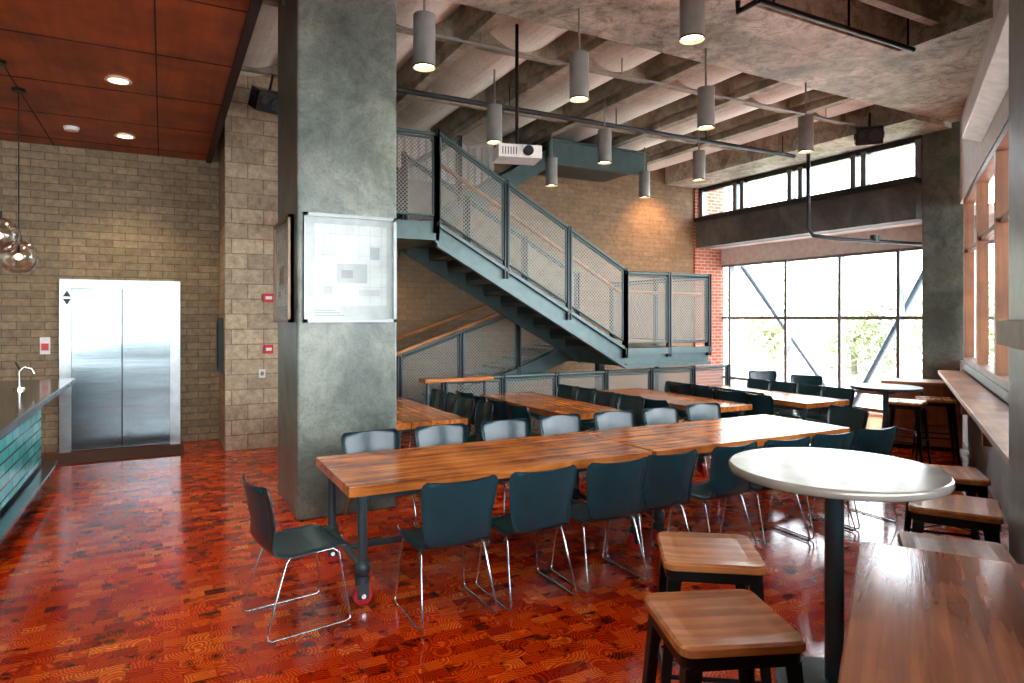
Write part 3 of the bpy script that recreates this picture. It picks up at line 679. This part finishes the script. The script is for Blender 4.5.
# round high table
b = B('round_high_table')
n = 56; r = 0.475
ring = lambda rr, z: [(rr*math.cos(2*math.pi*i/n), rr*math.sin(2*math.pi*i/n), z) for i in range(n)]
for prof, smf in (([(0.001, 1.05), (r-0.012, 1.05)], False), ([(r-0.012, 1.05), (r-0.004, 1.047), (r, 1.04), (r, 1.018), (r-0.006, 1.011), (r-0.03, 1.007)], True), ([(r-0.03, 1.007), (0.001, 1.007)], False)):
    vs = []
    for rr, z in prof: vs += ring(rr, z)
    b.add(vs, [(j*n+i, j*n+(i+1) % n, (j+1)*n+(i+1) % n, (j+1)*n+i) for j in range(len(prof)-1) for i in range(n)], 'zinc', smf)
b.cyl((0, 0, 0.99), (0, 0, 1.007), 0.15, 'iron', 24); b.cyl((0, 0, 0.02), (0, 0, 0.99), 0.042, 'iron', 24); b.cyl((0, 0, 0.02), (0, 0, 0.05), 0.24, 'iron', 32, 0.05); b.cyl((0, 0, 0), (0, 0, 0.02), 0.26, 'iron', 32)
b.obj(loc=(2.80, 2.04, 0))
b = B('bar_height_table'); b.cyl((0, 0, 0.95), (0, 0, 0.98), 0.36, 'black', 36); b.cyl((0, 0, 0.02), (0, 0, 0.95), 0.03, 'iron', 16); b.cyl((0, 0, 0), (0, 0, 0.02), 0.24, 'iron', 28); b.cyl((0, 0, 0.91), (0, 0, 0.95), 0.1, 'iron', 18)
b.obj(loc=(7.2, 4.6, 0))

b = B('wood_bar_table')
b.prism([(1.4+p[0], p[1]) for p in rrect(1.12, 0.235, 0.03, 5)], 0.955, 1.0, 'barw', 'XY')
for x in (0.45, 2.35):
    b.box(x-0.03, x+0.03, -0.16, 0.16, 0.9, 0.955, 'black'); b.cyl((x, 0, 0.02), (x, 0, 0.9), 0.035, 'black'); b.box(x-0.05, x+0.05, -0.2, 0.2, 0, 0.02, 'black')
p = W(0, 0.13); b.obj(loc=(p[0], p[1], 0), rz=WR, bevel=0.006)

# ------------------------------------------------------------------ outside
b = B('ground_outside'); b.box(-30, 60, -40, 50, -0.3, -0.12, 'ground'); b.obj()
def tree(x, y, h, rad, seed):
    rnd = random.Random(seed); b = B('tree')
    b.cyl((0, 0, -0.12), (0, 0, h*0.5), 0.13, 'bark', 10, 0.08)
    blobs = [(rnd.uniform(-rad, rad)*0.6, rnd.uniform(-rad, rad)*0.6, h*0.3+rnd.uniform(0, h*0.6), rad*rnd.uniform(0.4, 0.7)) for _ in range(11)]
    for bx, by, bz, br_ in blobs: b.tube([(0, 0, h*0.3), (bx*0.5, by*0.5, (h*0.3+bz)/2+0.1), (bx, by, bz)], 0.03, 'bark', 5)
    vs = []; fs = []
    for bx, by, bz, br_ in blobs:
        for _ in range(420):
            d = Vector((rnd.gauss(0, 1), rnd.gauss(0, 1), rnd.gauss(0, 1))).normalized()*br_*rnd.uniform(0.4, 1)
            c = Vector((bx, by, bz))+d; a = Vector((rnd.uniform(-1, 1), rnd.uniform(-1, 1), rnd.uniform(-1, 1))).normalized(); e = a.orthogonal().normalized(); s_ = rnd.uniform(0.06, 0.13)
            k = len(vs); vs += [c-a*s_, c+e*s_*0.5, c+a*s_, c-e*s_*0.5]; fs.append((k, k+1, k+2, k+3))
    b.add(vs, fs, 'leaf'); b.obj(loc=(x, y, 0))
tree(17, 14.5, 2.9, 2.0, 1); tree(19, 11.5, 3.2, 2.2, 2); tree(17.5, 9.3, 2.6, 1.9, 3); tree(22, 17, 3.5, 2.5, 4); tree(24, 12.5, 3.4, 2.6, 5); tree(20.5, 8, 3.0, 2.2, 6); tree(20.5, 14.2, 2.8, 2.3, 7)

# ------------------------------------------------------------------ world + sun
w = bpy.data.worlds.new('World'); sc.world = w; w.use_nodes = True; t = w.node_tree
bg = t.nodes['Background']
tc = N(t, 'ShaderNodeTexCoord'); sp = N(t, 'ShaderNodeSeparateXYZ'); L(t, tc.outputs['Generated'], sp.inputs[0])
r = ramp(t, sp.outputs['Z'], [(0.0, (0.94, 0.98, 1.0)), (0.6, (0.76, 0.87, 1.0))]); L(t, r.outputs[0], bg.inputs[0]); bg.inputs[1].default_value = 11.5
l = bpy.data.lights.new('sun', 'SUN'); l.energy = 20; l.angle = R(3); l.color = (1, 0.95, 0.88)
o = bpy.data.objects.new('sun', l); sc.collection.objects.link(o); o.rotation_euler = Vector((-0.1, 0.45, -1)).to_track_quat('-Z', 'Y').to_euler()

# ------------------------------------------------------------------ camera
cam = bpy.data.cameras.new('camera'); co = bpy.data.objects.new('camera', cam); sc.collection.objects.link(co)
co.location = (0, 0, 1.75); co.rotation_euler = (R(90), 0, R(-27.9)); cam.lens = 23.2; cam.sensor_width = 36; cam.shift_y = -0.023; cam.clip_start = 0.05
sc.camera = co
sc.view_settings.view_transform = 'Standard'; sc.view_settings.exposure = 0.45
